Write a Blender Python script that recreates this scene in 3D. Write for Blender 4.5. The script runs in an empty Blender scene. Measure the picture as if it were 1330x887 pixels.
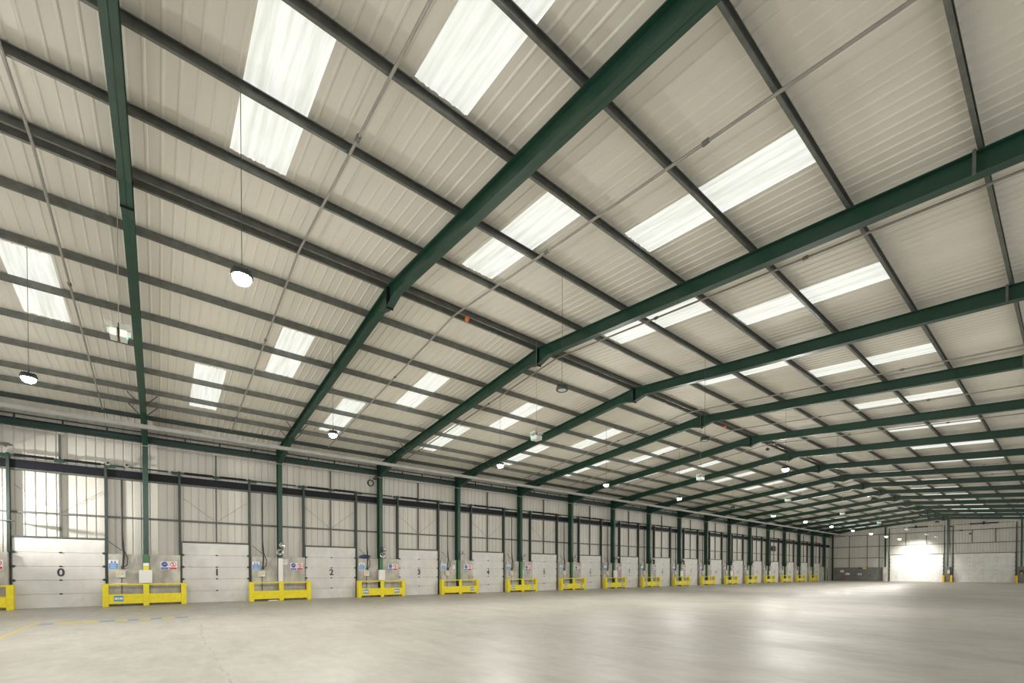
import bpy, bmesh, math, random
from mathutils import Vector, Matrix
random.seed(7)
C = bpy.context.scene.collection
PI = math.pi
Y0 = -0.486            # centre line of the portal frame nearest the camera
BAY = 6.0
XR = -12.9             # ridge
SL = 0.093             # roof slope
ZT = 10.2              # top of rafters at the ridge
ZS = 10.415             # inner face of the roof sheeting at the ridge
XC = -28.47            # inner face of the wall columns
XW = -29.10            # face of the wall sheeting
XE = 2 * XR - XC       # inner face of the opposite columns
YG = 99.25             # face of the end wall
YN = -9.6              # near end of what is built
LASTF = 16

def zt(x): return ZT - SL * abs(x - XR)
def zs(x): return ZS - SL * abs(x - XR)
def fy(k): return Y0 + BAY * k

# ------------------------------------------------------------------ materials
M = {}
def nodes(name):
    m = bpy.data.materials.new(name); m.use_nodes = True
    nt = m.node_tree; b = nt.nodes['Principled BSDF']
    M[name] = m
    return m, nt, b
def mix_rgb(nt, fac, a, b, mode='MIX'):
    n = nt.nodes.new('ShaderNodeMix'); n.data_type = 'RGBA'; n.blend_type = mode
    for s, v in ((n.inputs[0], fac), (n.inputs[6], a), (n.inputs[7], b)):
        if hasattr(v, 'is_output'): nt.links.new(v, s)
        else: s.default_value = v if not isinstance(v, tuple) else (*v, 1)
    return n.outputs[2]
def noise(nt, scale, detail=4, stretch=(1, 1, 1), rough=0.55):
    tc = nt.nodes.new('ShaderNodeTexCoord'); mp = nt.nodes.new('ShaderNodeMapping')
    mp.inputs['Scale'].default_value = stretch
    nt.links.new(tc.outputs['Object'], mp.inputs['Vector'])
    n = nt.nodes.new('ShaderNodeTexNoise'); n.inputs['Scale'].default_value = scale
    n.inputs['Detail'].default_value = detail; n.inputs['Roughness'].default_value = rough
    nt.links.new(mp.outputs['Vector'], n.inputs['Vector'])
    return n.outputs['Fac']
def ramp(nt, fac, stops):
    r = nt.nodes.new('ShaderNodeValToRGB'); e = r.color_ramp.elements
    while len(e) < len(stops): e.new(0.5)
    for q, (p, c) in zip(e, stops):
        q.position = p; q.color = (c, c, c, 1) if not isinstance(c, tuple) else (*c, 1)
    nt.links.new(fac, r.inputs['Fac'])
    return r.outputs['Color']
def mat(name, col, rough=0.5, metal=0.0, var=0.0, scale=3.0, stretch=(1, 1, 1), dark=None, bump=0.0, spec=None):
    m, nt, b = nodes(name)
    b.inputs['Roughness'].default_value = rough; b.inputs['Metallic'].default_value = metal
    if spec is not None: b.inputs['Specular IOR Level'].default_value = spec
    if var > 0:
        f = ramp(nt, noise(nt, scale, 5, stretch), [(0.35, 0.0), (0.7, 1.0)])
        d = dark or tuple(c * (1 - var) for c in col)
        nt.links.new(mix_rgb(nt, f, d, col), b.inputs['Base Color'])
        if bump:
            bp = nt.nodes.new('ShaderNodeBump'); bp.inputs['Strength'].default_value = bump
            nt.links.new(noise(nt, scale * 6, 4), bp.inputs['Height']); nt.links.new(bp.outputs['Normal'], b.inputs['Normal'])
    else:
        b.inputs['Base Color'].default_value = (*col, 1)
    return m
def emis(name, col, strength):
    m, nt, b = nodes(name)
    b.inputs['Base Color'].default_value = (*col, 1)
    b.inputs['Emission Color'].default_value = (*col, 1); b.inputs['Emission Strength'].default_value = strength
    return m

mat('roof_liner', (0.745, 0.712, 0.622), 0.5, var=0.10, scale=0.6, stretch=(0.25, 1, 1))
mat('wall_liner', (0.565, 0.545, 0.485), 0.42, var=0.14, scale=1.2, stretch=(1, 1, 0.2))
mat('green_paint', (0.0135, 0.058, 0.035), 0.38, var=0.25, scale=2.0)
mat('eaves_green_shaded', (0.009, 0.036, 0.030), 0.45, var=0.25, scale=2.0)  # steel green with the shadow at the eaves put into its colour
mat('bright_green', (0.045, 0.17, 0.06), 0.4, var=0.2, scale=3)
mat('galvanised', (0.165, 0.175, 0.155), 0.45, 0.35, var=0.3, scale=5)
mat('dark_steel', (0.034, 0.050, 0.043), 0.45, 0.1, var=0.3, scale=4)
mat('rail_steel', (0.11, 0.115, 0.10), 0.5, 0.2, var=0.3, scale=4)
mat('navy_steel', (0.010, 0.011, 0.016), 0.6, 0.0, spec=0.2)
mat('pipe_white', (0.34, 0.325, 0.285), 0.4, 0.1, var=0.2, scale=3)
mat('duct_grey', (0.42, 0.42, 0.40), 0.4, 0.2, var=0.2, scale=2)
mat('yellow_paint', (0.80, 0.66, 0.010), 0.42, var=0.14, scale=6, bump=0.05)
mat('bollard_yellow', (0.75, 0.46, 0.01), 0.45, var=0.1, scale=6)
mat('pier_concrete', (0.57, 0.545, 0.48), 0.8, var=0.42, scale=2.2, stretch=(1, 1, 0.6), bump=0.15)
mat('block_grey', (0.20, 0.198, 0.185), 0.8, var=0.3, scale=2.5, bump=0.1)
mat('white_plastic', (0.72, 0.71, 0.67), 0.4)
mat('beige_box', (0.58, 0.54, 0.44), 0.45)
mat('black_rubber', (0.012, 0.012, 0.013), 0.55)
mat('silver', (0.62, 0.62, 0.60), 0.28, 0.85)
mat('sign_white', (0.74, 0.74, 0.72), 0.35)
mat('sign_blue', (0.03, 0.07, 0.36), 0.35)
mat('sign_sky', (0.06, 0.26, 0.58), 0.35)
mat('sign_red', (0.58, 0.04, 0.035), 0.35)
mat('red_paint', (0.45, 0.02, 0.02), 0.35)
mat('orange_plastic', (0.75, 0.16, 0.02), 0.4)
mat('number_ink', (0.035, 0.038, 0.055), 0.6)
mat('faint_ink', (0.22, 0.22, 0.22), 0.6)
mat('blue_bag', (0.03, 0.07, 0.20), 0.5, var=0.3, scale=8)
mat('line_yellow', (0.62, 0.45, 0.04), 0.5, var=0.35, scale=9, dark=(0.46, 0.39, 0.19))
mat('line_blue', (0.14, 0.22, 0.40), 0.5, var=0.4, scale=9, dark=(0.27, 0.31, 0.37))
mat('joint_dark', (0.27, 0.28, 0.29), 0.7, var=0.5, scale=5, dark=(0.38, 0.37, 0.34))
mat('lens_unlit', (0.75, 0.75, 0.72), 0.3)
emis('lamp_lens', (1.0, 0.965, 0.90), 1250.0)
emis('exit_green', (0.05, 0.9, 0.35), 1.6)

# clear acrylic
m, nt, b = nodes('acrylic')
b.inputs['Base Color'].default_value = (0.86, 0.93, 0.88, 1); b.inputs['Roughness'].default_value = 0.15
b.inputs['Alpha'].default_value = 0.35
# sectional door skin: fine horizontal ribs
def door_skin(name, col, sc):
    m, nt, b = nodes(name)
    f = ramp(nt, noise(nt, 1.3, 5, (1, 1, 0.7)), [(0.38, 0.0), (0.68, 1.0)])
    c = mix_rgb(nt, f, tuple(x * 0.86 for x in col), col)
    g = ramp(nt, noise(nt, 2.2, 6, (1, 1, 1)), [(0.60, 0.0), (0.74, 0.5)])
    c = mix_rgb(nt, g, c, (0.42, 0.40, 0.34))
    nt.links.new(c, b.inputs['Base Color']); b.inputs['Roughness'].default_value = 0.42
    tc = nt.nodes.new('ShaderNodeTexCoord'); w = nt.nodes.new('ShaderNodeTexWave')
    w.bands_direction = 'Z'; w.inputs['Scale'].default_value = sc
    nt.links.new(tc.outputs['Object'], w.inputs['Vector'])
    bp = nt.nodes.new('ShaderNodeBump'); bp.inputs['Strength'].default_value = 0.12; bp.inputs['Distance'].default_value = 0.01
    nt.links.new(w.outputs['Fac'], bp.inputs['Height']); nt.links.new(bp.outputs['Normal'], b.inputs['Normal'])
door_skin('door_white', (0.66, 0.65, 0.61), 2.2)
door_skin('end_door_white', (0.70, 0.69, 0.65), 1.6)
# translucent rooflight: daylight seen through a weathered sheet
m, nt, b = nodes('rooflight_sheet')
f = ramp(nt, noise(nt, 2.0, 7, (0.22, 5.0, 1), 0.62), [(0.32, (0.70, 0.74, 0.63)), (0.58, (1.0, 1.0, 0.95))])
b.inputs['Base Color'].default_value = (0.25, 0.26, 0.23, 1)
nt.links.new(f, b.inputs['Emission Color']); b.inputs['Emission Strength'].default_value = 0.53
# power-floated concrete floor
m, nt, b = nodes('floor_concrete')
f1 = ramp(nt, noise(nt, 0.16, 6, (1, 1, 1), 0.6), [(0.30, (0.315, 0.304, 0.270)), (0.70, (0.425, 0.412, 0.368))])
f2 = ramp(nt, noise(nt, 2.3, 8, (1, 1.6, 1), 0.65), [(0.40, 0.0), (0.75, 0.7)])
c = mix_rgb(nt, f2, f1, (0.48, 0.466, 0.418))
f3 = ramp(nt, noise(nt, 0.8, 9, (0.55, 1.6, 1), 0.72), [(0.46, 0.0), (0.70, 0.75)])
c = mix_rgb(nt, f3, c, (0.29, 0.275, 0.238))
nt.links.new(c, b.inputs['Base Color'])
r = ramp(nt, noise(nt, 0.35, 5, (0.6, 1, 1)), [(0.35, 0.40), (0.7, 0.56)])
nt.links.new(r, b.inputs['Roughness']); b.inputs['Specular IOR Level'].default_value = 0.4
bp = nt.nodes.new('ShaderNodeBump'); bp.inputs['Strength'].default_value = 0.05; bp.inputs['Distance'].default_value = 0.02
nt.links.new(noise(nt, 1.2, 4), bp.inputs['Height']); nt.links.new(bp.outputs['Normal'], b.inputs['Normal'])

# ------------------------------------------------------------------ mesh builder
class MB:
    def __init__(s): s.v = []; s.f = []; s.mi = []; s.mats = []; s.smooth = []
    def _m(s, m):
        if m is None: m = '_'
        if m not in s.mats: s.mats.append(m)
        return s.mats.index(m)
    def add(s, vs, fs, m=None, smooth=False):
        o = len(s.v); i = s._m(m); s.v += [tuple(q) for q in vs]
        for f in fs: s.f.append([o + q for q in f]); s.mi.append(i); s.smooth.append(smooth)
        return s
    def box(s, x0, x1, y0, y1, z0, z1, m=None):
        return s.add([(x0,y0,z0),(x1,y0,z0),(x1,y1,z0),(x0,y1,z0),(x0,y0,z1),(x1,y0,z1),(x1,y1,z1),(x0,y1,z1)],
              [(3,2,1,0),(4,5,6,7),(0,1,5,4),(1,2,6,5),(2,3,7,6),(3,0,4,7)], m)
    def rbox(s, x0, x1, y0, y1, z0, z1, r, m=None, seg=4):
        """box with corners rounded in the YZ plane"""
        pts = []
        for cy, cz, a0 in ((y1-r, z1-r, 0), (y0+r, z1-r, PI/2), (y0+r, z0+r, PI), (y1-r, z0+r, 1.5*PI)):
            for i in range(seg+1):
                a = a0 + PI/2*i/seg; pts.append((cy+r*math.cos(a), cz+r*math.sin(a)))
        return s.prism([(p[0], p[1]) for p in pts], x0, x1, 'X', m)
    def prism(s, poly, a0, a1, axis='Y', m=None):
        n = len(poly)
        if axis == 'Y': P = lambda p, a: (p[0], a, p[1])
        elif axis == 'X': P = lambda p, a: (a, p[0], p[1])
        else: P = lambda p, a: (p[0], p[1], a)
        vs = [P(p, a0) for p in poly] + [P(p, a1) for p in poly]
        fs = [tuple(range(n)), tuple(range(2*n-1, n-1, -1))]
        fs += [(i, i+n, (i+1) % n + n, (i+1) % n) for i in range(n)]
        return s.add(vs, fs, m)
    def tube(s, pts, r, m=None, n=8, caps=True):
        pts = [Vector(p) for p in pts]; rings = []
        for i, p in enumerate(pts):
            t = (pts[min(i+1, len(pts)-1)] - pts[max(i-1, 0)]).normalized()
            up = Vector((0,0,1)) if abs(t.z) < 0.95 else Vector((1,0,0))
            a = t.cross(up).normalized(); b2 = t.cross(a)
            rings.append([p + (a*math.cos(2*PI*j/n) + b2*math.sin(2*PI*j/n))*r for j in range(n)])
        vs = [q for R in rings for q in R]; fs = []
        for i in range(len(rings)-1):
            for j in range(n): fs.append((i*n+j, i*n+(j+1) % n, (i+1)*n+(j+1) % n, (i+1)*n+j))
        s.add(vs, fs, m, True)
        if caps:
            s.add(rings[0], [tuple(range(n))], m); s.add(rings[-1], [tuple(range(n-1, -1, -1))], m)
        return s
    def lathe(s, prof, m=None, n=20, mtx=None):
        vs = []; fs = []
        for (r, z) in prof:
            for j in range(n): vs.append(Vector((r*math.cos(2*PI*j/n), r*math.sin(2*PI*j/n), z)))
        if mtx is not None: vs = [mtx @ v for v in vs]
        for i in range(len(prof)-1):
            for j in range(n): fs.append((i*n+j, i*n+(j+1) % n, (i+1)*n+(j+1) % n, (i+1)*n+j))
        return s.add(vs, fs, m, True)
    def disc(s, mtx, r, m=None, n=20, sx=1.0):
        return s.add([mtx @ Vector((sx*r*math.cos(2*PI*j/n), r*math.sin(2*PI*j/n), 0)) for j in range(n)], [tuple(range(n))], m)
    def shift(s, d): s.v = [(a+d[0], b+d[1], c+d[2]) for a, b, c in s.v]; return s
    def mesh(s, name, mt=None):
        me = bpy.data.meshes.new(name); me.from_pydata(s.v, [], s.f)
        for q in s.mats: me.materials.append(M[mt if q == '_' else q])
        for p, i, sm in zip(me.polygons, s.mi, s.smooth): p.material_index = i; p.use_smooth = sm
        bm = bmesh.new(); bm.from_mesh(me); bmesh.ops.recalc_face_normals(bm, faces=bm.faces[:]); bm.to_mesh(me); bm.free()
        return me

def obj(name, mb, mt=None, parent=None, loc=(0,0,0), bevel=0.0, label=None):
    me = mb if isinstance(mb, bpy.types.Mesh) else mb.mesh(name, mt)
    o = bpy.data.objects.new(name, me); C.objects.link(o); o.location = loc
    if parent: o.parent = parent
    if label: o['label'] = label
    if bevel:
        b = o.modifiers.new('bevel', 'BEVEL'); b.width = bevel; b.segments = 2; b.limit_method = 'ANGLE'
    return o
def tag(o, label, cat, group=None, kind=None):
    o['label'] = label; o['category'] = cat
    if group: o['group'] = group
    if kind: o['kind'] = kind
    return o
def thing(name, label, cat, loc=(0,0,0), group=None, kind=None, rotz=0):
    o = bpy.data.objects.new(name, None); C.objects.link(o); o.location = loc; o.rotation_euler.z = rotz
    o.empty_display_size = 0.2
    return tag(o, label, cat, group, kind)
def dup(root, loc, label, group=None, skip=()):
    r = root.copy(); C.objects.link(r); r.location = loc; r['label'] = label
    if group: r['group'] = group
    for ch in list(root.children):
        if ch.name.split('.')[0] in skip: continue
        c = ch.copy(); C.objects.link(c); c.parent = r
        for g in list(ch.children):
            d = g.copy(); C.objects.link(d); d.parent = c
    return r
ORD = ['first','second','third','fourth','fifth','sixth','seventh','eighth','ninth','tenth','eleventh','twelfth','thirteenth',
       'fourteenth','fifteenth','sixteenth','seventeenth','eighteenth','nineteenth','twentieth','twenty-first','twenty-second']
def text_mesh(s, size):
    cu = bpy.data.curves.new('txt', 'FONT'); cu.body = s; cu.size = size; cu.align_x = 'CENTER'; cu.align_y = 'CENTER'
    cu.extrude = 0.002; cu.offset = size*0.030
    o = bpy.data.objects.new('txt', cu); C.objects.link(o)
    bpy.context.view_layer.update()
    me = bpy.data.meshes.new_from_object(o.evaluated_get(bpy.context.evaluated_depsgraph_get()))
    bpy.data.objects.remove(o); bpy.data.curves.remove(cu)
    # face +X: text x -> +Y, text y -> +Z
    me.transform(Matrix(((0,0,1,0),(1,0,0,0),(0,1,0,0),(0,0,0,1))))
    return me

# ------------------------------------------------------------------ floor
fl = MB().box(XW-0.3, XE+0.8, YN, YG+0.4, -0.25, 0.0)
tag(obj('floor', fl, 'floor_concrete'), 'pale grey polished concrete warehouse floor', 'floor', kind='structure')

def decal(name, poly, mt, label, cat, group=None):
    o = obj(name, MB().prism(poly, 0.001, 0.004, 'Z'), mt)
    return tag(o, label, cat, group)
def strip(p, q, w):
    p = Vector(p); q = Vector(q); d = (q-p).normalized(); n = Vector((-d.y, d.x))*w/2
    return [tuple(p+n), tuple(q+n), tuple(q-n), tuple(p-n)]

# ------------------------------------------------------------------ roof lights (positions per bay) and ceiling
WINL = {}   # k -> list of (side, x0, x1, y0, y1)
def winlist():
    out = []
    offs_up = {-1: 1.4, 0: 1.68, 1: 1.18, 2: 1.19}
    offs_lo = {-1: 3.6, 0: 3.88, 1: 3.43, 2: 2.92, 3: 3.36}
    for k in range(-1, 17):
        ymax = YG if k == 16 else 1e9
        u = offs_up.get(k, 1.25); l = offs_lo.get(k, 3.35)
        if k == 16: u, l = 0.6, 2.2
        out.append(('far-side', 'R', 'upper', k, -10.72, -7.12, fy(k)+u, fy(k)+u+1.03))
        out.append(('far-side', 'R', 'lower', k, -6.90, -3.14, fy(k)+l, fy(k)+l+1.03))
        uu = {-1: 3.27, 0: 3.9, 1: 3.45}.get(k, l)
        ll = {0: 1.64, 1: 1.26}.get(k, u)
        out.append(('dock-side', 'L', 'upper', k, -20.36, -16.98, fy(k)+uu, fy(k)+uu+1.03))
        if k >= 0: out.append(('dock-side', 'L', 'lower', k, -25.30, -21.10, fy(k)+ll, fy(k)+ll+1.03))
    return out
WINS = winlist()

def ceiling_side(side):
    """liner sheeting: flat pans with narrow ribs running down the slope, holes left for the rooflights"""
    xa, xb = (XW-0.15, XR) if side == 'L' else (XR, XE+0.7)
    wins = [w for w in WINS if w[1] == side]
    xs = sorted({xa, xb} | {w[4] for w in wins} | {w[5] for w in wins})
    mb = MB()
    # y profile
    pitch = 0.25; ys = []; y = YN
    prof = []
    while y < YG+0.3:
        prof += [(y, 0.0), (y+0.180, 0.0), (y+0.203, 0.0), (y+0.227, 0.0)]
        y += pitch
    edges = sorted({round(w[6], 4) for w in wins} | {round(w[7], 4) for w in wins})
    def h(yy):
        t = (yy-YN) % pitch
        D = 0.019
        if t < 0.180: return D
        if t < 0.203: return D*(0.203-t)/0.023
        if t < 0.227: return 0.0
        return D*(t-0.227)/(pitch-0.227)
    prof = sorted({round(p[0], 4): 0 for p in prof}.items())
    ally = sorted({p[0] for p in prof} | set(edges))
    ally = [q for q in ally if q <= YG+0.31]
    H = {q: h(q+1e-6) for q in ally}
    def skip(xm, ym):
        for w in wins:
            if w[4] < xm < w[5] and w[6] < ym < w[7]: return True
        return False
    nx = len(xs)
    for j, q in enumerate(ally):
        for x in xs: mb.v.append((x, q, zs(x) + H[q]))
    mi = mb._m(None)
    for j in range(len(ally)-1):
        for i in range(nx-1):
            if skip((xs[i]+xs[i+1])/2, (ally[j]+ally[j+1])/2): continue
            a = j*nx+i
            mb.f.append([a, a+1, a+1+nx, a+nx]); mb.mi.append(mi); mb.smooth.append(False)
    # outer roof skin above, keeps the sky out
    return mb
ce = ceiling_side('L'); c2 = ceiling_side('R'); ce.add(c2.v, c2.f)
tag(obj('ceiling', ce, 'roof_liner'), 'cream ribbed metal roof lining in two shallow slopes', 'ceiling', kind='structure')
for n, (sname, side, lev, k, x0, x1, y0, y1) in enumerate(WINS, 1):
    mb = MB(); N = 20
    vs = []; fs = []
    for j in range(N+1):
        y = y0 + (y1-y0)*j/N; hh = 0.018 + 0.018*math.cos(2*PI*(y-y0)/0.206)
        for x in (x0, x1): vs.append((x, y, zs(x)+hh))
    for j in range(N): fs.append((2*j, 2*j+1, 2*j+3, 2*j+2))
    mb.add(vs, fs, None, True)
    o = obj('window_%d' % n, mb, 'rooflight_sheet')
    if k < 0: pos = 'left of the nearest portal frame'
    elif k == LASTF: pos = 'in the short bay against the end wall'
    else: pos = 'in the %s roof bay' % ORD[k]
    tag(o, 'bright %s rooflight on the %s roof slope %s' % ('ridge-end' if lev == 'upper' else 'eaves-end', sname, pos), 'rooflight', 'rooflights', 'structure')

# ------------------------------------------------------------------ left wall: sheeting, concrete piers, rails
def sheet_wall(mb, y0, y1, z0, z1, x, pitch=0.333, depth=0.03, axis='Y', zt_fn=None):
    y = y0; prof = []
    while y < y1:
        for dy, d in ((0, 0), (pitch*0.78, 0), (pitch*0.84, -depth), (pitch*0.94, -depth)):
            if y+dy <= y1: prof.append((y+dy, d))
        y += pitch
    prof.append((y1, 0))
    vs = []; fs = []
    for (q, d) in prof:
        top = zt_fn(q) if zt_fn else z1
        if axis == 'Y': vs += [(x+d, q, z0), (x+d, q, top)]
        else: vs += [(q, x-d, z0), (q, x-d, top)]
    for i in range(len(prof)-1): fs.append((2*i, 2*i+2, 2*i+3, 2*i+1))
    mb.add(vs, fs)
wl = MB(); sheet_wall(wl, YN, YG+0.3, 0.0, zs(XW)+0.02, XW)
wall_left = tag(obj('wall_left', wl, 'wall_liner'), 'cream ribbed metal wall lining behind the row of loading doors', 'wall', kind='structure')
for k in range(-1, 17):
    y = fy(k)
    mb = MB()
    mb.box(XW+0.005, -28.68, y-1.40, y-0.120, 0, 2.5)
    mb.box(XW+0.005, -28.68, y+0.120, y+1.36, 0, 2.5)
    obj('concrete_pier', mb, 'pier_concrete', wall_left, bevel=0.01)
mb = MB().box(XW+0.005, -28.9, fy(16)+1.4, YG-0.05, 0, 2.5)
obj('concrete_pier', mb, 'pier_concrete', wall_left)
for (za, zb_, d, mt) in ((4.26, 4.35, 0.10, 'rail_steel'), (6.14, 6.22, 0.14, 'rail_steel'), (6.24, 6.60, 0.12, 'navy_steel'), (8.36, 8.44, 0.1, 'navy_steel')):
    obj('sheeting_rail', MB().box(XW+0.004, XW+0.004+d, YN, YG-0.02, za, zb_), mt, wall_left)
# ------------------------------------------------------------------ doors of the left wall
def hinge_mb():
    return MB().box(0, 0.03, -0.055, 0.055, -0.022, 0.022).box(0.03, 0.045, -0.02, 0.02, -0.035, 0.035)
HINGE = hinge_mb().mesh('hinge', 'dark_steel')
def roller_mb():
    return MB().box(0, 0.05, -0.05, 0.05, -0.05, 0.05).tube([(0.03,-0.08,0),(0.03,0.08,0)], 0.025, None, 8)
ROLLER = roller_mb().mesh('roller_bracket', 'dark_steel')
DW, DH = 3.0, 3.16
def panel_mesh():
    mb = MB(); n = 5; sh = DH/n
    for i in range(n):
        mb.prism([(-0.05, i*sh+0.004), (-0.004, i*sh+0.004), (0, i*sh+0.012), (0, (i+1)*sh-0.012), (-0.004, (i+1)*sh-0.004), (-0.05, (i+1)*sh-0.004)], -DW/2, DW/2, 'Y')
    return mb.mesh('door_panel', 'door_white')
PANEL = panel_mesh()
def jamb_mesh():
    mb = MB()
    mb.box(-0.16, 0.08, -0.05, 0.05, 2.52, 6.84)          # upper post
    mb.box(-0.10, 0.0, -0.04, 0.04, 0.0, 2.52)            # track below
    return mb.mesh('jamb_post', 'dark_steel')
JAMB = jamb_mesh()
HEAD = MB().box(-0.13, 0.02, -1.5, 1.5, 3.18, 3.25).mesh('head_rail', 'rail_steel')
MULL = MB().box(-0.13, -0.05, -0.035, 0.035, 3.255, 7.95).mesh('mullion', 'rail_steel')
SHAFT = MB().tube([(0.0, -1.95, 6.76), (0.0, 3.95, 6.76)], 0.035, None, 8).mesh('spring_shaft', 'green_paint')
SPRING = MB().tube([(0,-0.62,6.76),(0,0.62,6.76)], 0.062, None, 10).mesh('torsion_spring', 'navy_steel')
PLATE = MB().box(-0.06, 0.0, -0.17, 0.17, 6.66, 6.80).mesh('bearing_plate', 'green_paint')
SAG = MB().tube([(0, -1.45, 5.5), (0, -0.1, 4.42)], 0.008, None, 5).tube([(0, 1.45, 5.5), (0, 0.1, 4.42)], 0.008, None, 5).mesh('sag_rod', 'rail_steel')
XD = -28.94
for i in range(17):
    yc = fy(i) - 3.04
    lab = 'white sectional loading door with %s stencilled number %d' % ('a dark' if i < 6 else 'a faint', i)
    d = thing('door_%d' % (i+1), lab, 'door', (XD, yc, 0), 'loading doors along the wall', 'structure')
    p = obj('door_panel', PANEL, None, d)
    if i < 10:
        for q in range(1, 5): obj('hinge', HINGE, None, p, (0, 0, q*DH/5))
    if i < 8:
        for q in (1, 2, 3, 4):
            for s in (-1, 1):
                if q == 1: continue
                obj('roller_bracket', ROLLER, None, p, (0.0, s*(DW/2-0.01), q*DH/5 + 0.0))
    nm = text_mesh(str(i), 0.50); nm.materials.append(M['number_ink' if i < 6 else 'faint_ink'])
    obj('painted_number', nm, None, p, (0.006, 0.0, 1.60))
    for s, dy in ((-1, -1.60), (1, 1.56)): obj('jamb_post', JAMB, None, d, (0.0, dy, 0))
    obj('head_rail', HEAD, None, d); obj('mullion', MULL, None, d)
    sh = obj('spring_shaft', SHAFT, None, d, (0.1, 0, 0))
    obj('torsion_spring', SPRING, None, sh, (0, -0.78, 0)); obj('torsion_spring', SPRING, None, sh, (0, 0.78, 0))
    for dy in (-1.75, 0.0, 1.75): obj('bearing_plate', PLATE, None, d, (0.09, dy, 0))
    if i < 6: obj('sag_rod', SAG, None, d, (-0.1, 0, 0))

# ------------------------------------------------------------------ portal frames
FW = 0.108; TF = 0.02; DR = 0.41
def rafter_meshes():
    xa = XC + 0.006; xh = XC + 3.1
    zb = lambda x: zt(x) - DR
    bot = [(xa, 7.88), (xh, zb(xh)), (XR-0.60, zb(XR-0.60)), (XR-0.012, 9.585)]
    top = [(xa, zt(xa)), (XR-0.012, zt(XR-0.012))]
    mb = MB()
    mb.prism(bot + top[::-1], -0.006, 0.006, 'Y')
    mb.prism([top[0], top[1], (top[1][0], top[1][1]-TF), (top[0][0], top[0][1]-TF)], -FW, FW, 'Y')
    for a, b in zip(bot[:-1], bot[1:]):
        mb.prism([a, b, (b[0], b[1]+TF), (a[0], a[1]+TF)], -FW, FW, 'Y')
    mb.prism([(xa, zb(xa)), (xh, zb(xh)), (xh, zb(xh)+TF), (xa, zb(xa)+TF)], -FW*0.9, FW*0.9, 'Y')   # rafter flange inside the haunch
    mb.box(xa, xa+0.02, -FW, FW, 7.86, zt(xa))
    L = mb.mesh('rafter', 'green_paint')
    R = MB(); R.v = [(2*XR-x, y, z) for x, y, z in mb.v]; R.f = mb.f; R.mi = mb.mi; R.mats = mb.mats; R.smooth = mb.smooth
    return L, R.mesh('rafter', 'green_paint')
RL, RR = rafter_meshes()
def column_mesh(z0, z1, mt, x0=XC-0.45, x1=XC):
    mb = MB()
    mb.box(x1-0.02, x1, -FW, FW, z0, z1); mb.box(x0, x0+0.02, -FW, FW, z0, z1); mb.box(x0+0.02, x1-0.02, -0.006, 0.006, z0, z1)
    return mb
cm = column_mesh(2.5, zt(XC), None)
for z in (7.9, 8.5): cm.box(XC-0.43, XC-0.02, -FW, FW, z, z+0.015)
COL = cm.mesh('column', 'green_paint')
BASE = column_mesh(0.0, 2.5, None).mesh('column_base', 'bright_green')
COLR = column_mesh(0.0, zt(XC), None, XE, XE+0.45).mesh('column', 'green_paint')
APEX = MB().box(XR-0.010, XR+0.010, -FW-0.005, FW+0.005, 9.545, ZT-0.01).mesh('apex_plate', 'navy_steel')
def brace_mesh():
    mb = MB()
    for x in (-24.40, -25.70):
        for s in (-1, 1):
            mb.tube([(x, s*0.09, zt(x)-0.42), (x, s*0.50, zt(x)-0.01)], 0.02, None, 5)
    return mb.mesh('fly_brace', 'dark_steel')
FLY = [MB().tube([(x, s*0.132, zt(x)-0.42), (x, s*0.50, zt(x)-0.012)], 0.02, None, 5).mesh('fly_brace', 'dark_steel') for x in (-24.40, -25.70) for s in (-1, 1)]
FLY += [MB().box(x-0.025, x+0.025, -0.132, -0.112, zt(x)-0.42, zt(x)+0.02).mesh('fly_brace', 'galvanised') for x in (-1.20,)]
PURL_X = [-14.60, -16.50, -18.45, -20.45, -22.40, -24.35, -25.72, -27.45, -10.83, -8.92, -6.96, -5.02, -3.06, -1.13, 0.80, 1.75]
for k in range(-1, LASTF+1):
    if k == -1: lab = 'green steel portal frame nearest the camera, left of loading door number 0'
    elif k == 16: lab = 'farthest green steel portal frame, next to the end wall'
    else: lab = 'green steel portal frame with its column between loading doors number %d and %d' % (k, k+1)
    f = thing('portal_frame', lab, 'steel frame', (0, fy(k), 0), 'green portal frames')
    obj('rafter', RL, None, f); obj('rafter', RR, None, f); obj('apex_plate', APEX, None, f)
    c = obj('column', COL, None, f); obj('column', COLR, None, f)
    obj('column_base', BASE, None, c, label='brighter green lower length of the column')
    if k == 1:
        obj('white_wrap', MB().box(XC-0.03, XC+0.012, -0.119, 0.119, 0.02, 2.42), 'white_plastic', c, label='white sheet wrapped round the column foot')
    if k == 0:
        obj('painted_band', MB().box(XC-0.005, XC+0.004, -0.112, 0.112, 1.93, 2.08), 'sign_white', c, label='white band on the column')
        obj('painted_band', MB().box(XC-0.005, XC+0.004, -0.112, 0.112, 1.70, 1.92), 'yellow_paint', c, label='yellow band on the column')
    if k <= 8:
        for fl_ in FLY: obj('fly_brace', fl_, None, f)

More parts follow.
